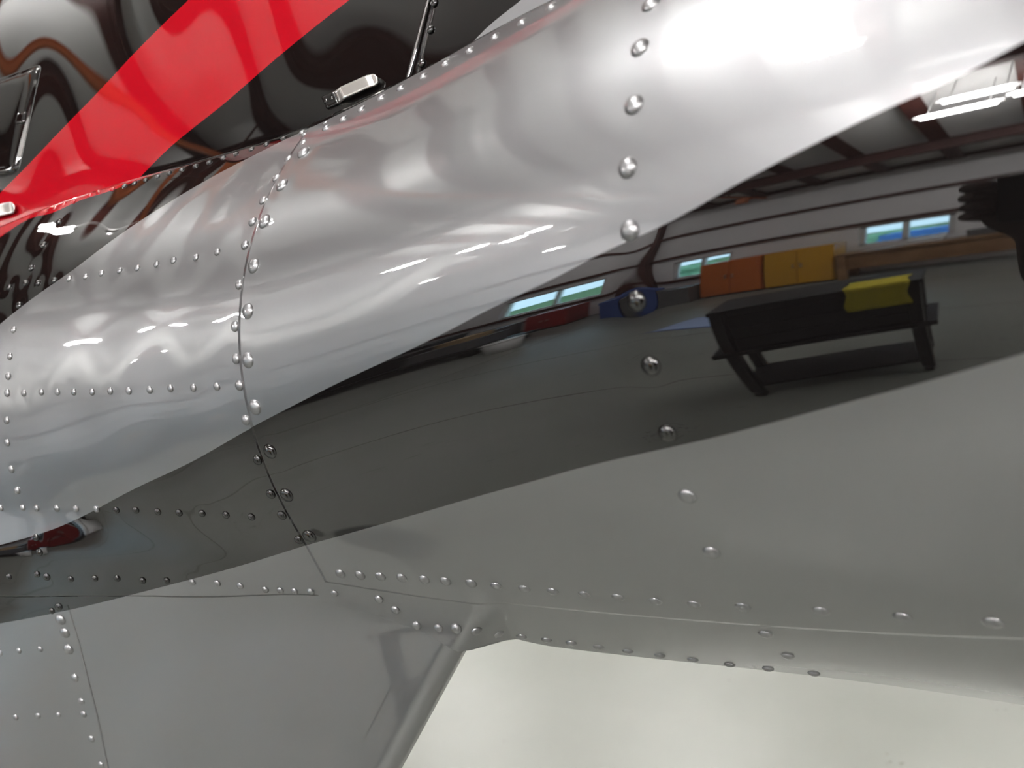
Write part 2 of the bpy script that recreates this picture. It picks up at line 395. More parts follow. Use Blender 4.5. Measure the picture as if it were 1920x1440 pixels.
for x in (-5.0, -2.5, 0.0):
    for y in (4.9,):
        strip_light(x, y, roof_z(y) - .6, 1.2, 'full-length strip light on the far side of the helicopter', 'full-length strip lights beyond the helicopter')
# hoist rail slung under the roof
rail = empty('hoist_rail', (-3.0, -2.2, 3.4)); tag(rail, 'orange hoist rail slung below the roof', 'rail')
def rl(p): return Vector(p) - Vector((-3.0, -2.2, 3.4))
RA, RBk = Vector((-2.35, -5.9, roof_z(-5.9) - .35)), Vector((-3.85, 1.4, roof_z(1.4) - .5))
MB().bar(rl(RA), rl(RBk), .024, .008).bar(rl(RA) + Vector((0, 0, .04)), rl(RBk) + Vector((0, 0, .04)), .024, .008).bar(rl(RA) + Vector((0, 0, .02)), rl(RBk) + Vector((0, 0, .02)), .008, .04).build('beam', M_orange, rail)
MB().box(-.05, .05, -.06, .06, -.18, -.004, .006).build('trolley', M_orange, rail).location = rl(RA.lerp(RBk, .06))
for k in (.1, .5, .9):
    p = RA.lerp(RBk, k); MB().tube(rl(p) + Vector((0, 0, .04)), rl((p.x, p.y, roof_z(p.y))), .012, 6).build('hanger', M_steel, rail)

# ---- things along the rear wall and on the floor
M_cab_o = pr('orange_enamel', (0.62, 0.15, 0.02), 0.35); M_cab_y = pr('yellow_enamel', (0.72, 0.36, 0.02), 0.35)
M_wood = noisy(pr('brown_board', (0.3, 0.16, 0.07), 0.5), 4, (0.24, 0.12, 0.05), (0.36, 0.2, 0.09))
M_yell = pr('yellow_cloth', (0.72, 0.60, 0.03), 0.8); M_blue = pr('blue_plastic', (0.05, 0.10, 0.32), 0.4); M_paleblue = pr('pale_blue_mat', (0.42, 0.55, 0.85), 0.6)
M_redp = pr('red_enamel', (0.30, 0.02, 0.02), 0.35); M_whitep = pr('white_plastic', (0.75, 0.75, 0.75), 0.4); M_card = pr('cardboard', (0.42, 0.28, 0.15), 0.8); M_greyp = pr('grey_plastic', (0.12, 0.12, 0.125), 0.5)
def cabinet(x0, x1, y1, h, mat, label, name='storage_cabinet'):
    t = empty(name, ((x0 + x1) / 2, y1, 0)); tag(t, label, 'cabinet', None); w = (x1 - x0) / 2
    MB().box(-w, w, -.42, 0, .04, h, .008).build('body', mat, t)
    MB().box(-w + .03, w - .03, -.40, -.03, 0, .04).build('plinth', M_dark, t)
    for s in (-1, 1):
        d = MB().box(.004 if s > 0 else -w + .01, w - .01 if s > 0 else -.004, 0, .018, .07, h - .03, .004).build('door', mat, t)
        MB().tube((.035 * s, .03, h * .5), (.035 * s, .03, h * .62), .008, 8).box(.035 * s - .006, .035 * s + .006, .016, .03, h * .51, h * .53).box(.035 * s - .006, .035 * s + .006, .016, .03, h * .59, h * .61).build('handle', M_alu, d)
    return t
YW = GY0 + .70
cabinet(-2.72, -2.12, YW, 1.10, M_cab_o, 'orange metal storage cabinet against the white wall')
cabinet(-2.10, -1.50, YW, 1.10, M_cab_y, 'yellow metal storage cabinet against the white wall')
t = empty('workbench', (-0.75, YW - .02, 0)); tag(t, 'brown wooden workbench below the window', 'workbench')
MB().box(-.72, .75, -.40, .10, .70, .76, .006).build('worktop', M_wood, t); MB().box(-.70, .73, -.02, .02, .28, .70).build('apron', M_wood, t)
for x in (-.68, .70):
    for y in (-.36, .05): MB().box(x - .035, x + .035, y - .035, y + .035, 0, .70).build('leg', M_wood, t)
def carton(x, y, z, w, d, h, mat, label, name='carton', rz=0.0):
    t = empty(name, (x, y, z), rz); tag(t, label, 'box')
    MB().box(-w / 2, w / 2, -d / 2, d / 2, 0, h, .006).build('box_body', mat, t)
    MB().box(-w / 2 - .008, w / 2 + .008, -d / 2 - .008, d / 2 + .008, h * .86, h + .006, .004).build('lid', mat, t)
    return t
carton(-0.85, YW - .25, .76, .26, .2, .10, M_whitep, 'white plastic box on the brown workbench', 'plastic_box')
carton(-0.45, YW - .22, .76, .22, .2, .16, M_greyp, 'grey plastic box on the brown workbench', 'plastic_box')
carton(-3.50, YW, 0, .42, .4, .55, M_blue, 'blue plastic tote beside the red column', 'tote')
carton(-3.00, YW, 0, .50, .4, .50, M_greyp, 'dark grey plastic tote beside the orange cabinet', 'tote')
cabinet(-4.75, -4.25, YW, .62, M_redp, 'low red tool cabinet below the wide window', 'tool_cabinet')
carton(-5.2, YW, 0, .55, .4, .48, M_greyp, 'grey plastic crate beside the red tool cabinet', 'crate')
carton(-5.9, YW, 0, .60, .4, .60, M_dark, 'black crate at the end of the wide window', 'crate')
t = empty('floor_mat', (-1.78, -3.45, 0), .35); tag(t, 'pale blue mat lying on the concrete floor', 'mat')
MB().box(-.30, .30, -.22, .22, 0, .012, .004).build('pad', M_paleblue, t); MB().box(-.32, .32, -.24, .24, 0, .006).build('border', M_blue, t)
# low black platform truck with boxes, white bucket
t = empty('platform_truck', (-4.9, -4.7, 0), .12); tag(t, 'low black platform truck loaded with boxes', 'truck')
MB().box(-.75, .75, -.32, .32, .16, .22, .01).build('deck', M_dark, t)
MB().tube((-.74, -.26, .2), (-.74, -.26, .82), .016).tube((-.74, .26, .2), (-.74, .26, .82), .016).tube((-.74, -.27, .82), (-.74, .27, .82), .016).build('push_handle', M_dark, t)
for x in (-.6, .6):
    for y in (-.25, .25): MB().tube((x, y - .02, .08), (x, y + .02, .08), .08, 16).build('wheel', M_rubber, t)
carton(-5.25, -4.72, .22, .5, .42, .34, M_dark, 'black case on the platform truck', 'case', .12)
carton(-4.65, -4.66, .22, .5, .40, .26, M_greyp, 'dark grey case on the platform truck', 'case', .12)
carton(-4.65, -4.66, .487, .30, .26, .12, M_card, 'brown carton on top of the dark grey case', 'carton', .2)
t = empty('bucket', (-3.85, -4.15, 0)); tag(t, 'white plastic bucket on the floor beside the platform truck', 'bucket')
MB().tube((0, 0, 0), (0, 0, .30), .12, 20, .15).build('pail', M_whitep, t, True); MB().tube((0, 0, .29), (0, 0, .31), .158, 20).build('rim', M_whitep, t, True)
MB().tube((-.155, 0, .28), (0, .1, .16), .004, 6).tube((0, .1, .16), (.155, 0, .28), .004, 6).build('bail', M_alu, t)
# white sheet added to whiten the forward skin's reflection; white pipe and trestle near the left end of the rear wall
t = empty('added_white_sheet', (-6.3, -3.8, 2.1)); tag(t, 'added white sheet hanging from the roof to be mirrored in the forward skin', 'added_white_sheet')
n = 90; X_ = np.linspace(-1.5, 1.4, n); zt_ = roof_z(-3.8) - .16 - 2.1
V = np.stack([np.stack([X_, .03 * np.sin(X_ * 14), np.full(n, z)], -1) for z in np.linspace(0, zt_, 6)], 1)
me = grid_mesh('cloth', V, n, 6); o = link('cloth', me, pr('white_fabric', (.82, .83, .80), .8), t); o.modifiers.new('thickness', 'SOLIDIFY').thickness = .006
MB().tube((-1.55, 0, zt_ + .02), (1.45, 0, zt_ + .02), .02).build('sheet_rod', M_alu, t); MB().box(-1.5, 1.4, -.02, .02, -.05, 0).build('bottom_bar', M_greyp, t)
t = empty('trestle', (-7.0, -5.0, 0), .05); tag(t, 'white trestle frame standing near the rear wall', 'trestle')
for y in (-.3, .3):
    MB().box(-.7, .7, y - .02, y + .02, .66, .72).build('rail', M_whitep, t)
    for x in (-.66, .66): MB().bar((x, y, 0), (x, y * .9, .68), .03, .03).build('leg', M_whitep, t)
for x in (-.66, .66): MB().box(x - .02, x + .02, -.3, .3, .62, .66).build('cross_bar', M_whitep, t)
t = empty('pipe', (-7.6, GY0 + .26, 1.1)); tag(t, 'long white plastic pipe on brackets along the rear wall', 'pipe')
MB().tube((-1.1, 0, -.04), (1.2, 0, .04), .035, 14).build('tube', M_whitep, t, True)
for x in (-.8, .8): MB().box(x - .02, x + .02, -.17, .03, -.07, -.02).build('bracket', M_steel, t)
# black cart with a yellow cloth
FL, FR, BL, BR = Vector((-.73, -1.21, 0)), Vector((-.30, -1.46, 0)), Vector((-.80, -1.53, 0)), Vector((-.34, -1.80, 0))
cc = (FL + FR + BL + BR) / 4; t = empty('tool_cart', cc); tag(t, 'black steel tool cart with a yellow cloth over one corner', 'cart')
def cq(a, b, z): return FL.lerp(FR, a).lerp(BL.lerp(BR, a), b) - cc + Vector((0, 0, z))
for a in (0, 1):
    for b in (0, 1):
        MB().bar(cq(a, b, .06), cq(a, b, .96), .035, .035).build('leg', M_dark, t)
        MB().tube(cq(a, b, .03) - Vector((.012, 0, 0)), cq(a, b, .03) + Vector((.012, 0, 0)), .03, 12).build('caster', M_rubber, t)
def plate(z0, z1, m=.0):
    bm = bmesh.new(); vs = [bm.verts.new(cq(a, b, z)) for z in (z0, z1) for a, b in ((-m, -m), (1 + m, -m), (1 + m, 1 + m), (-m, 1 + m))]
    for f in ((3, 2, 1, 0), (4, 5, 6, 7), (0, 1, 5, 4), (1, 2, 6, 5), (2, 3, 7, 6), (3, 0, 4, 7)): bm.faces.new([vs[i] for i in f])
    mb = MB(); mb.bm.free(); mb.bm = bm; return mb
plate(.12, .15, .03).build('bottom_shelf', M_dark, t)
plate(.52, .56, .10).build('middle_shelf', M_dark, t)
plate(.93, .96, .05).build('top_tray', M_dark, t)
plate(.56, .93, -.02).build('body', M_dark, t)
for k in range(3): MB().bar(cq(.03, .01, .62 + .11 * k), cq(.97, .01, .62 + .11 * k), .012, .098).build('drawer', M_dark, t)
bm = bmesh.new(); n = 14; g = []
for i in range(n + 1):
    row = []
    for j in range(9):
        s = i / n * .40; a = .66 + .32 * j / 8 + .01 * math.sin(i * .9 + j)
        b = .45 - min(s, .19) / .34; z = .968 - max(0, s - .20); out_ = .012 + .006 * math.sin(j * 1.7) if s > .19 else 0
        row.append(bm.verts.new(cq(a, b - out_, z)))
    g.append(row)
for i in range(n):
    for j in range(8): bm.faces.new((g[i][j], g[i + 1][j], g[i + 1][j + 1], g[i][j + 1]))
me = bpy.data.meshes.new('shop_cloth'); bm.to_mesh(me); bm.free(); me.polygons.foreach_set('use_smooth', [True] * len(me.polygons))
cl = link('shop_cloth', me, M_yell); cl.location = cc; md = cl.modifiers.new('thickness', 'SOLIDIFY'); md.thickness = .004
tag(cl, 'yellow cloth draped over the edge of the black cart', 'cloth')
# hedge outside the windows
M_leaf = noisy(pr('hedge_leaves', (0.06, 0.2, 0.08), 0.8), 6, (0.10, 0.26, 0.14), (0.30, 0.55, 0.34), 8, 1.0)
for k, (x, lab) in enumerate([(-1.5, 'green hedge outside the window above the workbench'), (-5.0, 'green hedge outside the wide window')]):
    bm = bmesh.new(); bmesh.ops.create_icosphere(bm, subdivisions=4, radius=1.0)
    for v in bm.verts:
        d = v.co.normalized(); s = 1 + .12 * math.sin(9 * d.x + k) * math.sin(8 * d.y) + .08 * math.sin(17 * d.z + 5 * d.x)
        v.co = Vector((d.x * 1.1 * s, d.y * .8 * s, max(d.z, -.9) * .85 * s))
    mb = MB(); mb.bm.free(); mb.bm = bm; o = mb.build('hedge', M_leaf, None, True); o.location = (x - .2, GY0 - 3.9, .15); tag(o, lab, 'hedge')

bm = bmesh.new(); bmesh.ops.create_cube(bm, size=1.0); bmesh.ops.subdivide_edges(bm, edges=bm.edges[:], cuts=8, use_grid_fill=True)
for v in bm.verts:
    v.co.x *= 1.3; v.co.y *= .8
    v.co.z = v.co.z + .5
    k = 1 - .35 * max(0, v.co.z - .4) ** 1.5; v.co.x *= k; v.co.y *= k; v.co.z *= 1.15; v.co += Vector((.015 * math.sin(23 * v.co.z + 9 * v.co.y), .015 * math.sin(19 * v.co.x), 0))
mb = MB(); mb.bm.free(); mb.bm = bm; o = mb.build('tarpaulin', pr('blue_tarpaulin', (.06, .22, .62), .5), None, True); o.location = (-.95, GY0 - 1.5, -.12); tag(o, 'bright blue tarpaulin over a load outside the window', 'tarpaulin')

# ------------------------------------------------------------------ the helicopter
heli = empty('helicopter'); heli.matrix_world = FRAME
tag(heli, 'silver, black and red painted helicopter tail boom with domed rivets', 'helicopter')

def skin(name, X0, X1, zt, zb, nx, nz, off, fn, mat, attrs=True, xfun=None, lip=0.0012):
    u = np.linspace(0, 1, nx); v = np.linspace(0, 1, nz)
    X = (X0 + (X1 - X0) * u)[:, None] * np.ones((1, nz))
    T = zt(X); B = zb(X); Z = T + (B - T) * v[None]
    if xfun is not None:
        for _ in range(4):
            x0 = xfun[0](Z) if xfun[0] else X0; x1 = xfun[1](Z) if xfun[1] else X1
            X = x0 + (x1 - x0) * u[:, None]; T = zt(X); B = zb(X); Z = T + (B - T) * v[None]
    Y = fn(X, Z) + off
    V = np.stack([X, Y, Z], -1)
    # turned-in rim, one sheet thick
    V2 = np.pad(V, ((1, 1), (1, 1), (0, 0)), mode='edge')
    V2[0, :, 1] += lip; V2[-1, :, 1] += lip; V2[:, 0, 1] += lip; V2[:, -1, 1] += lip
    at = {k: a for k, a in liv(V2[..., 0], V2[..., 2]).items()} if attrs else None
    me = grid_mesh(name, V2, nx + 2, nz + 2, at)
    for p in (): pass
    o = link(name, me, mat, heli)
    return o
XSEAM = XD - 0.0075
aft_skin = skin('aft_boom_skin', XSEAM, 0.9, z_top, lambda X: z_lap(np.maximum(X, -0.42)), 560, 180, -0.0008, Yskin, M_skin)
fwd_skin = skin('forward_boom_skin', -1.15, XSEAM + 0.004, z_top, z_crease, 330, 180, 0.0003, Yskin, M_skin)

# belly: heightfield below the lap, then a rolled-under corner to the flat bottom
def belly_mesh():
    X = np.linspace(XSEAM - .01, 0.9, 420); rho = 0.020 - 0.015 * sstep(-0.26, -0.30, X); rows = []
    zl = z_lap(np.maximum(X, -0.42)) + 0.004
    za = z_crease(np.minimum(X, -0.30)) - 0.005; za = za + (z_sil(X) - za) * sstep(-0.325, -0.270, X)
    for v in np.linspace(0, 1, 60):
        Z = zl + (za - zl) * v; rows.append(np.stack([X, Yskin(X, Z) + .0003, Z], -1))
    e = 5e-4; sl = (Yboom(X, za) - Yboom(X, za - e)) / e          # dY/dZ
    th0 = np.arctan2(1, -sl)                                     # tangent angle below +y
    Yb_, Zb_ = rows[-1][:, 1], rows[-1][:, 2]
    for v in np.linspace(0, 1, 18)[1:]:
        th = th0 * (1 - v)
        rows.append(np.stack([X, Yb_ + rho * (np.sin(th0) - np.sin(th)), Zb_ - rho * (np.cos(th) - np.cos(th0))], -1))
    last = rows[-1]
    for y in np.linspace(0, 1, 5)[1:]:
        r = last.copy(); r[:, 1] = last[:, 1] + (0.52 - last[:, 1]) * y; rows.append(r)
    V = np.stack(rows, 1)
    at = liv(V[..., 0], V[..., 2]); at['band'] = np.full(V.shape[:2], -1.0); at['upper'] = at['band']; at['edge'] = at['band']
    return grid_mesh('belly_skin', V, V.shape[0], V.shape[1], at)
belly_skin = link('belly_skin', belly_mesh(), M_skin, heli)

def flank_mesh():
    nv = 150; zbot = -0.80
    q = np.concatenate([np.linspace(0, .016, 16), np.geomspace(.018, .85, 150)]); nq = len(q)
    v = np.linspace(0, 1, nv) ** 1.5
    Z = np.full((nq, nv), -.3); X = None
    for _ in range(8):
        X = edge_x(Z) - q[:, None]; T = z_crease(np.minimum(X, E0[0])); Z = T + (zbot - T) * v[None]
    r = 0.011; e = q[:, None] * abs(ED[1])
    Y = Yskin(X, Z); Yf = smin(Yboom(X, Z), Yside(X, Z), 0.022); Y = np.where(q[:, None] < .03, Yf, Y)
    Y = Y + np.where(e < r, r - np.sqrt(np.maximum(r * r - (r - e) ** 2, 0)), 0) + 0.0003
    V = np.stack([X, Y, Z], -1)
    under = []
    for dy in (0.5, 0.3, 0.15, 0.05, 0.01):
        s = V[0] + dy * np.array([-1.25, 1.0, -0.3]); under.append(s)
    V = np.concatenate([np.array(under), V], 0)
    return grid_mesh('flank_skin', V, V.shape[0], nv, liv(V[..., 0], V[..., 2]), flip=True)
flank_skin = link('flank_skin', flank_mesh(), M_skin, heli)

# forward flank sheet lapped over the aft one
QL = np.array([cast(a, b, Yskin) for a, b in ((127, 1128), (135, 1160), (156, 1240), (180, 1340), (206, 1442))]); pL = np.polyfit(QL[:, 2], QL[:, 0], 1)
def lap_sheet():
    nu, nv = 90, 140; u = np.linspace(0, 1, nu)[:, None]; v = np.linspace(0, 1, nv)[None]; Z = np.full((nu, nv), -.3)
    for _ in range(6):
        x1 = np.polyval(pL, Z); X = x1 - .55 * (1 - u) ** 1.4; T = z_crease(X) + .0015; Z = T + (-.72 - T) * v
    V = np.stack([X, Yskin(X, Z) - .0002 + .0011 * np.exp(-v * 55), Z], -1); V = np.pad(V, ((1, 1), (1, 1), (0, 0)), mode='edge'); V[-1, :, 1] += .0006; V[:, 0, 1] += .0004; V[0, :, 1] += .001; V[:, -1, 1] += .001
    return grid_mesh('flank_lap_skin', V, nu + 2, nv + 2, liv(V[..., 0], V[..., 2]))
flank_lap = link('flank_lap_skin', lap_sheet(), M_skin, heli)
# far side of the boom, mirrored about its middle
def far_mesh():
    X = np.linspace(-1.15, 0.9, 60); v = np.linspace(0, 1, 40); T = z_top(X)[:, None]; Z = T + (-0.257 - T) * v[None]; XX = X[:, None] * np.ones((1, 40))
    V = np.stack([XX, 1.04 - Yboom(XX, Z), Z], -1)
    return grid_mesh('far_skin', V, 60, 40, flip=True)
link('far_skin', far_mesh(), M_silver, heli)

# ---- engine cowling above the boom
pE = np.polyfit(QE[:, 0], QE[:, 2], 3)
xe0, xe1 = QE[0, 0], QE[-1, 0]
def zE(X):
    Xc = np.clip(X, xe0 - .05, xe1 + .03); d = np.polyval(np.polyder(pE), Xc); return np.polyval(pE, Xc) + d * 0.25 * np.tanh((X - Xc) / 0.25)
yE_tab_x = np.linspace(-1.2, 0.9, 420)
pY = np.polyfit(QE[:, 0], QE[:, 1], 3)
def yE(X):
    Xc = np.clip(X, xe0 - .05, xe1 + .03); d = np.polyval(np.polyder(pY), Xc); return np.polyval(pY, Xc) + d * 0.25 * np.tanh((X - Xc) / 0.25)
def Ycowl(X, Z):
    h = Z - zE(X)
    wob = 0.0011 * np.sin(20 * X + 16 * Z) * np.sin(18 * Z - 15 * X + .6) + 0.0002 * np.sin(60 * X + 25 * Z + 1)
    d = X + 0.45; bow = 0.45 * d * d / (1 + (d / 0.33) ** 2)
    return yE(X) + 0.007 + bow + 0.20 * h + 0.55 * h * h + wob * sstep(0.0, 0.05, h)
ST_L = [(0, 362), (83, 277), (167, 190), (267, 84), (353, 0)]
ST_R = [(262, 333), (317, 278), (417, 197), (533, 97), (633, 17), (655, 0)]
AFT = [(880, 84), (905, 57), (940, 27), (975, 0)]
z_sl = zline(curve_on(ST_L, Ycowl)); z_sr = zline(curve_on(ST_R, Ycowl)); z_aft = zline(curve_on(AFT, Ycowl))
def cowl_att(X, Z): return dict(stripe=np.minimum(z_sl(X) - Z, Z - z_sr(X)), aft=z_aft(X) - Z)
QS = curve_on([(806, 0), (783, 90), (772, 136)], Ycowl); pS = np.polyfit(QS[:, 2], QS[:, 0], 1)
def cowl_panel(x0, x1, nx, off):
    nz = 130; u = np.linspace(0, 1, nx)[:, None]; v = np.linspace(0, 1, nz)[None]; Z = np.zeros((nx, nz)); Z[:] = .2
    for _ in range(6):
        a = x0(Z); b = x1(Z); X = a + (b - a) * u; Z = zE(X) - .012 + .52 * v
    V = np.stack([X, Ycowl(X, Z) + off, Z], -1); V = np.pad(V, ((1, 1), (1, 1), (0, 0)), mode='edge'); V[0, :, 1] += .004; V[-1, :, 1] += .004; V[:, 0, 1] += .006
    me = grid_mesh('cowl_panel', V, nx + 2, nz + 2, cowl_att(V[..., 0], V[..., 2]))
    return link('cowl_panel', me, M_cowl, heli)
xs_ = lambda Z: np.polyval(pS, Z)
cowl_f = cowl_panel(lambda Z: -1.15 + 0 * Z, lambda Z: xs_(Z) - .0012, 330, 0.0)
cowl_a = cowl_panel(lambda Z: xs_(Z) + .0012, lambda Z: 0.9 + 0 * Z, 260, 0.0008)
# rubber seal between cowling and boom
def seal():
    X = np.linspace(-1.15, 0.9, 400); V = []
    for k in range(8):
        a = k / 8 * 2 * math.pi
    rows = []
    for a in np.linspace(0, 2 * math.pi, 9):
        rows.append(np.stack([X, Yskin(X, z_top(X)) + .0045 + .004 * np.cos(a), z_top(X) - .002 + .0035 * np.sin(a)], -1))
    V = np.stack(rows, 1); return grid_mesh('edge_seal', V, V.shape[0], V.shape[1])
link('edge_seal', seal(), M_rubber, heli)

# ---- rivets
def rivet_mesh():
    bm = bmesh.new(); n = 18; prev = None
    prof = [(1.06, -0.12), (1.03, 0.03), (0.93, 0.17), (0.72, 0.32), (0.42, 0.43)]
    for r, h in prof:
        ring = [bm.verts.new((r * math.cos(2 * math.pi * i / n), r * math.sin(2 * math.pi * i / n), h)) for i in range(n)]
        if prev:
            for i in range(n): bm.faces.new((prev[i], prev[(i + 1) % n], ring[(i + 1) % n], ring[i]))
        prev = ring
    top = bm.verts.new((0, 0, 0.47))
    for i in range(n): bm.faces.new((prev[i], prev[(i + 1) % n], top))
    me = bpy.data.meshes.new('rivet'); bm.to_mesh(me); bm.free(); me.polygons.foreach_set('use_smooth', [True] * len(me.polygons))
    me.materials.append(None); return me
RIV = rivet_mesh()
def rivet(px, py, diam, parent, fn=Yskin, off=0.0, mat=None):
    p = cast(px, py, fn)
    if p is None: return
    n = normal(fn, p)
    o = bpy.data.objects.new('rivet', RIV); COL.objects.link(o); o.parent = parent
    q = Vector(n).to_track_quat('Z', 'Y'); s = diam / 2
    o.matrix_local = Matrix.Translation(Vector(p + np.array([0, off, 0]))) @ q.to_matrix().to_4x4() @ Matrix.Diagonal((s, s, s, 1))
    if mat is None:
        L = liv(p[0], p[2]); mat = M_silver
        if L['upper'] > 0: mat = M_black
        if L['edge'] > 0: mat = M_red
        if L['band'] > 0: mat = M_black
    o.material_slots[0].link = 'OBJECT'; o.material_slots[0].material = mat
    return o
for a, b in COL_C: rivet(a, b, .0074, aft_skin, off=-.0008)
for a, b in [(1435, 1189), (1477, 1230)]: rivet(a, b, .0070, belly_skin)
for a, b in ROW_B: rivet(a, b, .0066 if a < 1400 else .0074, aft_skin, off=-.0008)
for a, b in ROW_K: rivet(a, b, .0068, belly_skin)
for a, b in ROW_E: rivet(a, b + 2, .0042, fwd_skin if a < 490 else aft_skin)
for a, b in ROW_E2: rivet(a, b, .0052, aft_skin, off=-.0008)
for a, b in D_BIG: rivet(a, b, .0086, aft_skin, off=-.0008)
for a, b in D_SML: rivet(a - (4 if b < 470 else 0), b, .0058, fwd_skin)
for row in ROWS:
    for a, b in row: rivet(a, b, .0046, fwd_skin)
for a, b in COL_F: rivet(a, b, .0052, fwd_skin)
for a, b, s in [(97, 1146, 5), (110, 1138, 6), (114, 1162, 9), (122, 1186, 9), (129, 1217, 9), (141, 1271, 7), (153, 1315, 6), (157, 1339, 6), (172, 1385, 6), (190, 1434, 6), (1, 1224, 5), (36, 1220, 5), (76, 1217, 5), (30, 1345, 5), (72, 1342, 5), (110, 1340, 5),
                (710, 1124, 6), (741, 1144, 6), (781, 1173, 6), (822, 1178, 6)]:
    rivet(a, b, s * .00092, flank_lap if a < 700 else belly_skin, off=-.0002 if a < 700 else 0.0)
for a, b in [(813, 5), (806, 55), (790, 118)]: rivet(a, b, .0048, cowl_a, Ycowl, 0.0, M_black)

# ---- hatch in the cowling, its latch, and the spring clips
def patch(name, outline, fn, parent, mat, rise=0.0012, rings=9, att=None):
    o = np.array(outline, float); c = o.mean(0); V = []
    n = len(o)
    for k in range(rings + 2):
        f = 1.0 if k == 0 else 1.0 - (k - 1) / rings * 1.0
        f = max(f, 0.002)
        for p in o:
            q = cast(*(c + (p - c) * f), fn); off = 0.0012 if k == 0 else -rise * min(1, .5 + .5 * (k - 1))
            V.append(q + np.array([0, off, 0]))
    V = np.array(V).reshape(rings + 2, n, 3); V = np.concatenate([V, V[:, :1]], 1)
    me = grid_mesh(name, V, rings + 2, n + 1, att(V[..., 0], V[..., 2]) if att else None, flip=True)
    return link(name, me, mat, parent)
def rounded(poly, r, k=5):
    P = [np.array(p, float) for p in poly]; out = []
    for i, p in enumerate(P):
        a = P[i - 1] - p; b = P[(i + 1) % len(P)] - p; la, lb = np.linalg.norm(a), np.linalg.norm(b); rr = min(r, la * .4, lb * .4)
        s, e = p + a / la * rr, p + b / lb * rr
        for t in np.linspace(0, 1, k): out.append((1 - t) ** 2 * s + 2 * t * (1 - t) * p + t * t * e)
        nxt = P[(i + 1) % len(P)]; e2 = nxt - b / lb * min(r, lb * .4)
        for t in np.linspace(0, 1, 10)[1:-1]: out.append(e + (e2 - e) * t)
    return out
hatch = patch('access_hatch', rounded([(78, 121), (33, 324), (-170, 358), (-150, 204)], 14), Ycowl, heli, M_cowl, att=cowl_att)
patch('hatch_gap', rounded([(79.5, 118.5), (34.5, 326), (-172, 361), (-153, 202)], 15), Ycowl, hatch, M_rubber, rise=0.00015)
latch = patch('latch', rounded([(50, 209), (46, 232), (28, 233), (33, 213)], 5), lambda X, Z: Ycowl(X, Z) - .0014, hatch, M_black, rise=0.0012, rings=4)
patch('latch_button', rounded([(41, 216), (39, 226), (32, 226), (34, 217)], 3), lambda X, Z: Ycowl(X, Z) - .0028, latch, M_black, rise=0.001, rings=3) if False else None

def clip(p0, p1, wpx, name='spring_clip'):
    """bare metal strap from its black foot to its rounded, lipped end, standing a little proud of the cowling"""
    a, b = np.array(p0, float), np.array(p1, float); d = (b - a) / np.linalg.norm(b - a); nrm = np.array([d[1], -d[0]])
    n = 22; m = 7; top = []
    L = np.linalg.norm(b - a)
    for i in range(n):
        t = i / (n - 1); c = a + (b - a) * t
        w = wpx / 2
        dend = (1 - t) * L
        if dend < w: w = math.sqrt(max(w * w - (w - dend) ** 2, .3))
        row = []
        for j in range(m):
            q = cast(*(c + nrm * w * (2 * j / (m - 1) - 1)), Ycowl)
            lift = .0014 + .0022 * sstep(0, .25, t) - .0010 * sstep(.80, .86, t) * (1 - sstep(.93, .97, t))
            row.append(q - np.array([0, lift, 0]))
        top.append(row)
    V = np.array(top); me = grid_mesh(name, V, n, m)
    o = link(name, me, M_alu, heli); md = o.modifiers.new('gauge', 'SOLIDIFY'); md.thickness = .0009; md.offset = 0
    f0 = a - d * 27; foot = patch('clip_foot', rounded([a + nrm * (wpx * .62) + d * 2, a - nrm * (wpx * .62) + d * 2, f0 - nrm * (wpx * .6), f0 + nrm * (wpx * .6)], 4), Ycowl, o, M_black, rise=0.0018, rings=4)
    for k in (8, 20): rivet(*(a - d * k + nrm * 1.0), .0032, o, Ycowl, -.0018, M_black)
    return o
clip((634, 183), (716, 147), 22)
clip((-52, 411), (37, 387), 22)

# ------------------------------------------------------------------ photographer and phone
def cpt(x, y, z): return Vector(EYE + MC @ np.array([x, y, z]))      # lens space (right, down, forward) -> world
def lens_box(name, x0, x1, y0, y1, z0, z1, bev, mat, parent=None):
    mb = MB().box(x0, x1, y0, y1, z0, z1, bev); o = mb.build(name, mat, parent); return o
phone = empty('phone'); phone.matrix_world = Matrix([[MC[0][0], MC[0][1], MC[0][2], EYE[0]], [MC[1][0], MC[1][1], MC[1][2], EYE[1]], [MC[2][0], MC[2][1], MC[2][2], EYE[2]], [0, 0, 0, 1]])
tag(phone, 'black mobile phone held up to the tail boom', 'phone')
lens_box('phone_body', -.048, .112, -.022, .052, -.014, -.006, .003, M_dark, phone)
lens_box('phone_screen', -.042, .106, -.018, .048, -.0146, -.0138, 0, pr('dark_screen', (.02, .02, .025), .1), phone)
M_person = bpy.data.materials.new('jacket_trousers_skin'); M_person.use_nodes = True
nt = M_person.node_tree; b = nt.nodes['Principled BSDF']; b.inputs['Roughness'].default_value = .8
geo = nt.nodes.new('ShaderNodeNewGeometry'); cs = None
def mixin(prev, fac, c):
    m = nt.nodes.new('ShaderNodeMix'); m.data_type = 'RGBA'; nt.links.new(fac, m.inputs[0]); nt.links.new(prev, m.inputs[6]); m.inputs[7].default_value = (*c, 1); return m.outputs[2]
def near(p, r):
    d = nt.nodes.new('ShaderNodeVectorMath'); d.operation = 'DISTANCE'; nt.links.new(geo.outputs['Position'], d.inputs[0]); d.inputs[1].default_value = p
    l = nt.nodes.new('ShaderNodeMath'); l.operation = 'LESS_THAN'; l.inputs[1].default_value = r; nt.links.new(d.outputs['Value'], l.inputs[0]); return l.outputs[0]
rgb = nt.nodes.new('ShaderNodeRGB'); rgb.outputs[0].default_value = (.050, .030, .022, 1)
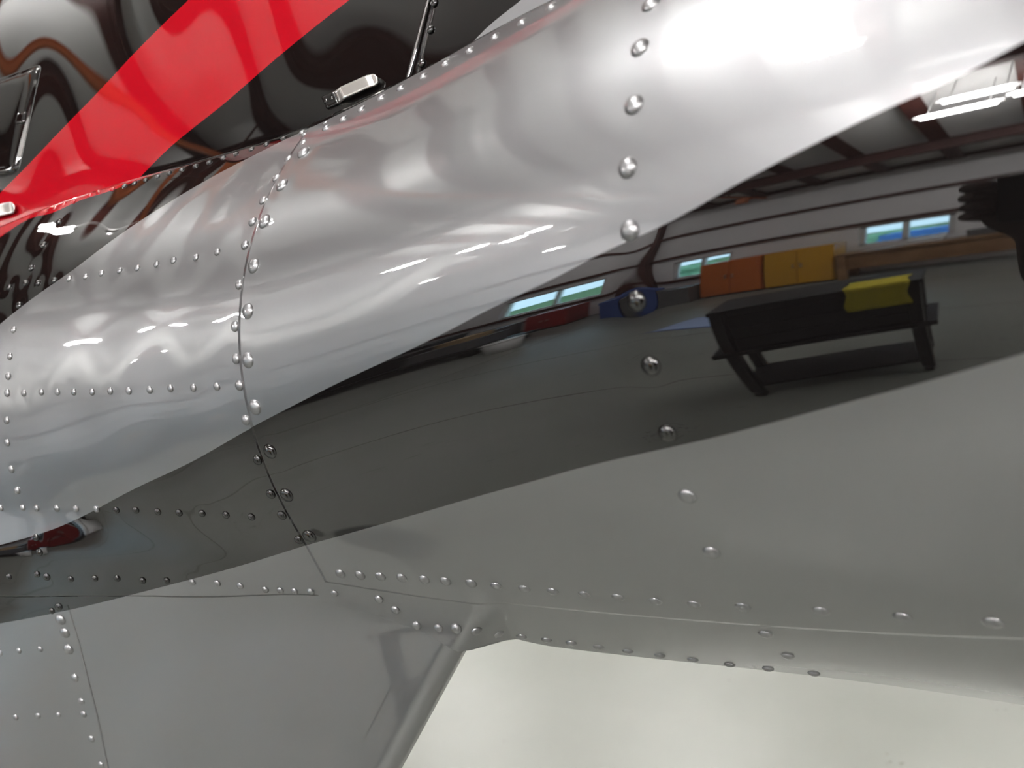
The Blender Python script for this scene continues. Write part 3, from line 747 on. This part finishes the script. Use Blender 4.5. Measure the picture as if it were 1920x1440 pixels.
sz = nt.nodes.new('ShaderNodeSeparateXYZ'); nt.links.new(geo.outputs['Position'], sz.inputs[0]); lt = nt.nodes.new('ShaderNodeMath'); lt.operation = 'LESS_THAN'; lt.inputs[1].default_value = .96; nt.links.new(sz.outputs[2], lt.inputs[0])
c1 = mixin(rgb.outputs[0], lt.outputs[0], (.02, .025, .04))
fx, fy = unit((fwd[0], fwd[1])); rx, ry = fy, -fx                                   # heading of the photographer
BX, BY = .31, -.44
def bp(r, f, z): return (BX + rx * r + fx * f, BY + ry * r + fy * f, z)
HEAD = bp(0, .06, 1.64)
LW, RW = cpt(-.066, .10, -.09), cpt(.125, .10, -.09); LH, RH = cpt(-.060, .045, -.030), cpt(.118, .045, -.030)
verts, edges, rad = [], [], []
def jt(p, r, par=None):
    verts.append(tuple(p)); rad.append(r); i = len(verts) - 1
    if par is not None: edges.append((par, i))
    return i
pel = jt(bp(0, 0, .95), .15); w1 = jt(bp(0, 0, 1.10), .14, pel); ch = jt(bp(0, .01, 1.28), .16, w1); nb = jt(bp(0, .01, 1.44), .10, ch); nk = jt(bp(0, .03, 1.51), .058, nb)
h1 = jt(bp(0, .05, 1.59), .082, nk); h2 = jt(bp(0, .06, 1.66), .098, h1); h3 = jt(bp(0, .045, 1.72), .075, h2)
ns = jt(bp(0, .155, 1.625), .016, h1)
for s in (-1, 1):
    hp = jt(bp(.10 * s, 0, .90), .105, pel); kn = jt(bp(.11 * s, .02, .49), .068, hp); ak = jt(bp(.12 * s, -.01, .09), .045, kn); toe = jt(bp(.13 * s, .15, .04), .04, ak)
    er = jt(bp(.095 * s, .03, 1.63), .018, h1)
    sh = jt(bp(.18 * s, .0, 1.41), .072, nb); wr_ = LW if s < 0 else RW; hd = LH if s < 0 else RH
    eb = Vector(bp(.27 * s, .12, 1.15)); el = jt(eb, .052, sh); fa = jt(eb.lerp(wr_, .5), .046, el); wi = jt(wr_, .030, fa); pm = jt(wr_.lerp(hd, .6), .034, wi)
    cx = -.056 if s < 0 else .118
    for k in range(4):
        y = .040 - .016 * k; a1 = jt(cpt(cx + s * .012, y + .012, -.034), .0095, pm); a2 = jt(cpt(cx + s * .016, y, -.012), .009, a1); a3 = jt(cpt(cx - s * (.006 + .004 * (k % 2)), y - .004, -.001), .008, a2)
    t1 = jt(cpt(cx - s * .002, .052, -.046), .011, pm); t2 = jt(cpt(cx - s * .020, .030, -.028), .0095, t1)
me = bpy.data.meshes.new('person'); me.from_pydata(verts, edges, [])
per = link('person', me, M_person); tag(per, 'person in a dark jacket holding up a phone with both hands coloured dark as shaded', 'person')
md = per.modifiers.new('skin', 'SKIN'); md.use_smooth_shade = True
for i, v in enumerate(me.skin_vertices[0].data): v.radius = (rad[i], rad[i] * (.72 if i in (pel, w1, ch) else 1)); v.use_root = (i == 0)
per.modifiers.new('subdivision', 'SUBSURF').render_levels = 2
c2 = mixin(c1, near(HEAD, .16), (.42, .24, .17)); c3 = mixin(c2, near(LH, .075), (.075, .042, .032)); c4 = mixin(c3, near(RH, .075), (.075, .042, .032))  # bare hands painted dark brown, their shade put into the skin colour
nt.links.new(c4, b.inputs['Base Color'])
# hair cap
bm = bmesh.new(); bmesh.ops.create_icosphere(bm, subdivisions=3, radius=.112)
hc = Vector(bp(0, .045, 1.685))
for v in list(bm.verts):
    d = Vector((v.co.x * fx + v.co.y * fy, 0, v.co.z))
    if v.co.z < -.03 or (d.x > .055 and v.co.z < .045): bm.verts.remove(v)
mb = MB(); mb.bm.free(); mb.bm = bm; hair = mb.build('hair', pr('dark_hair', (.02, .014, .01), .6), per, True); hair.location = hc; hair.modifiers.new('thickness', 'SOLIDIFY').thickness = .01
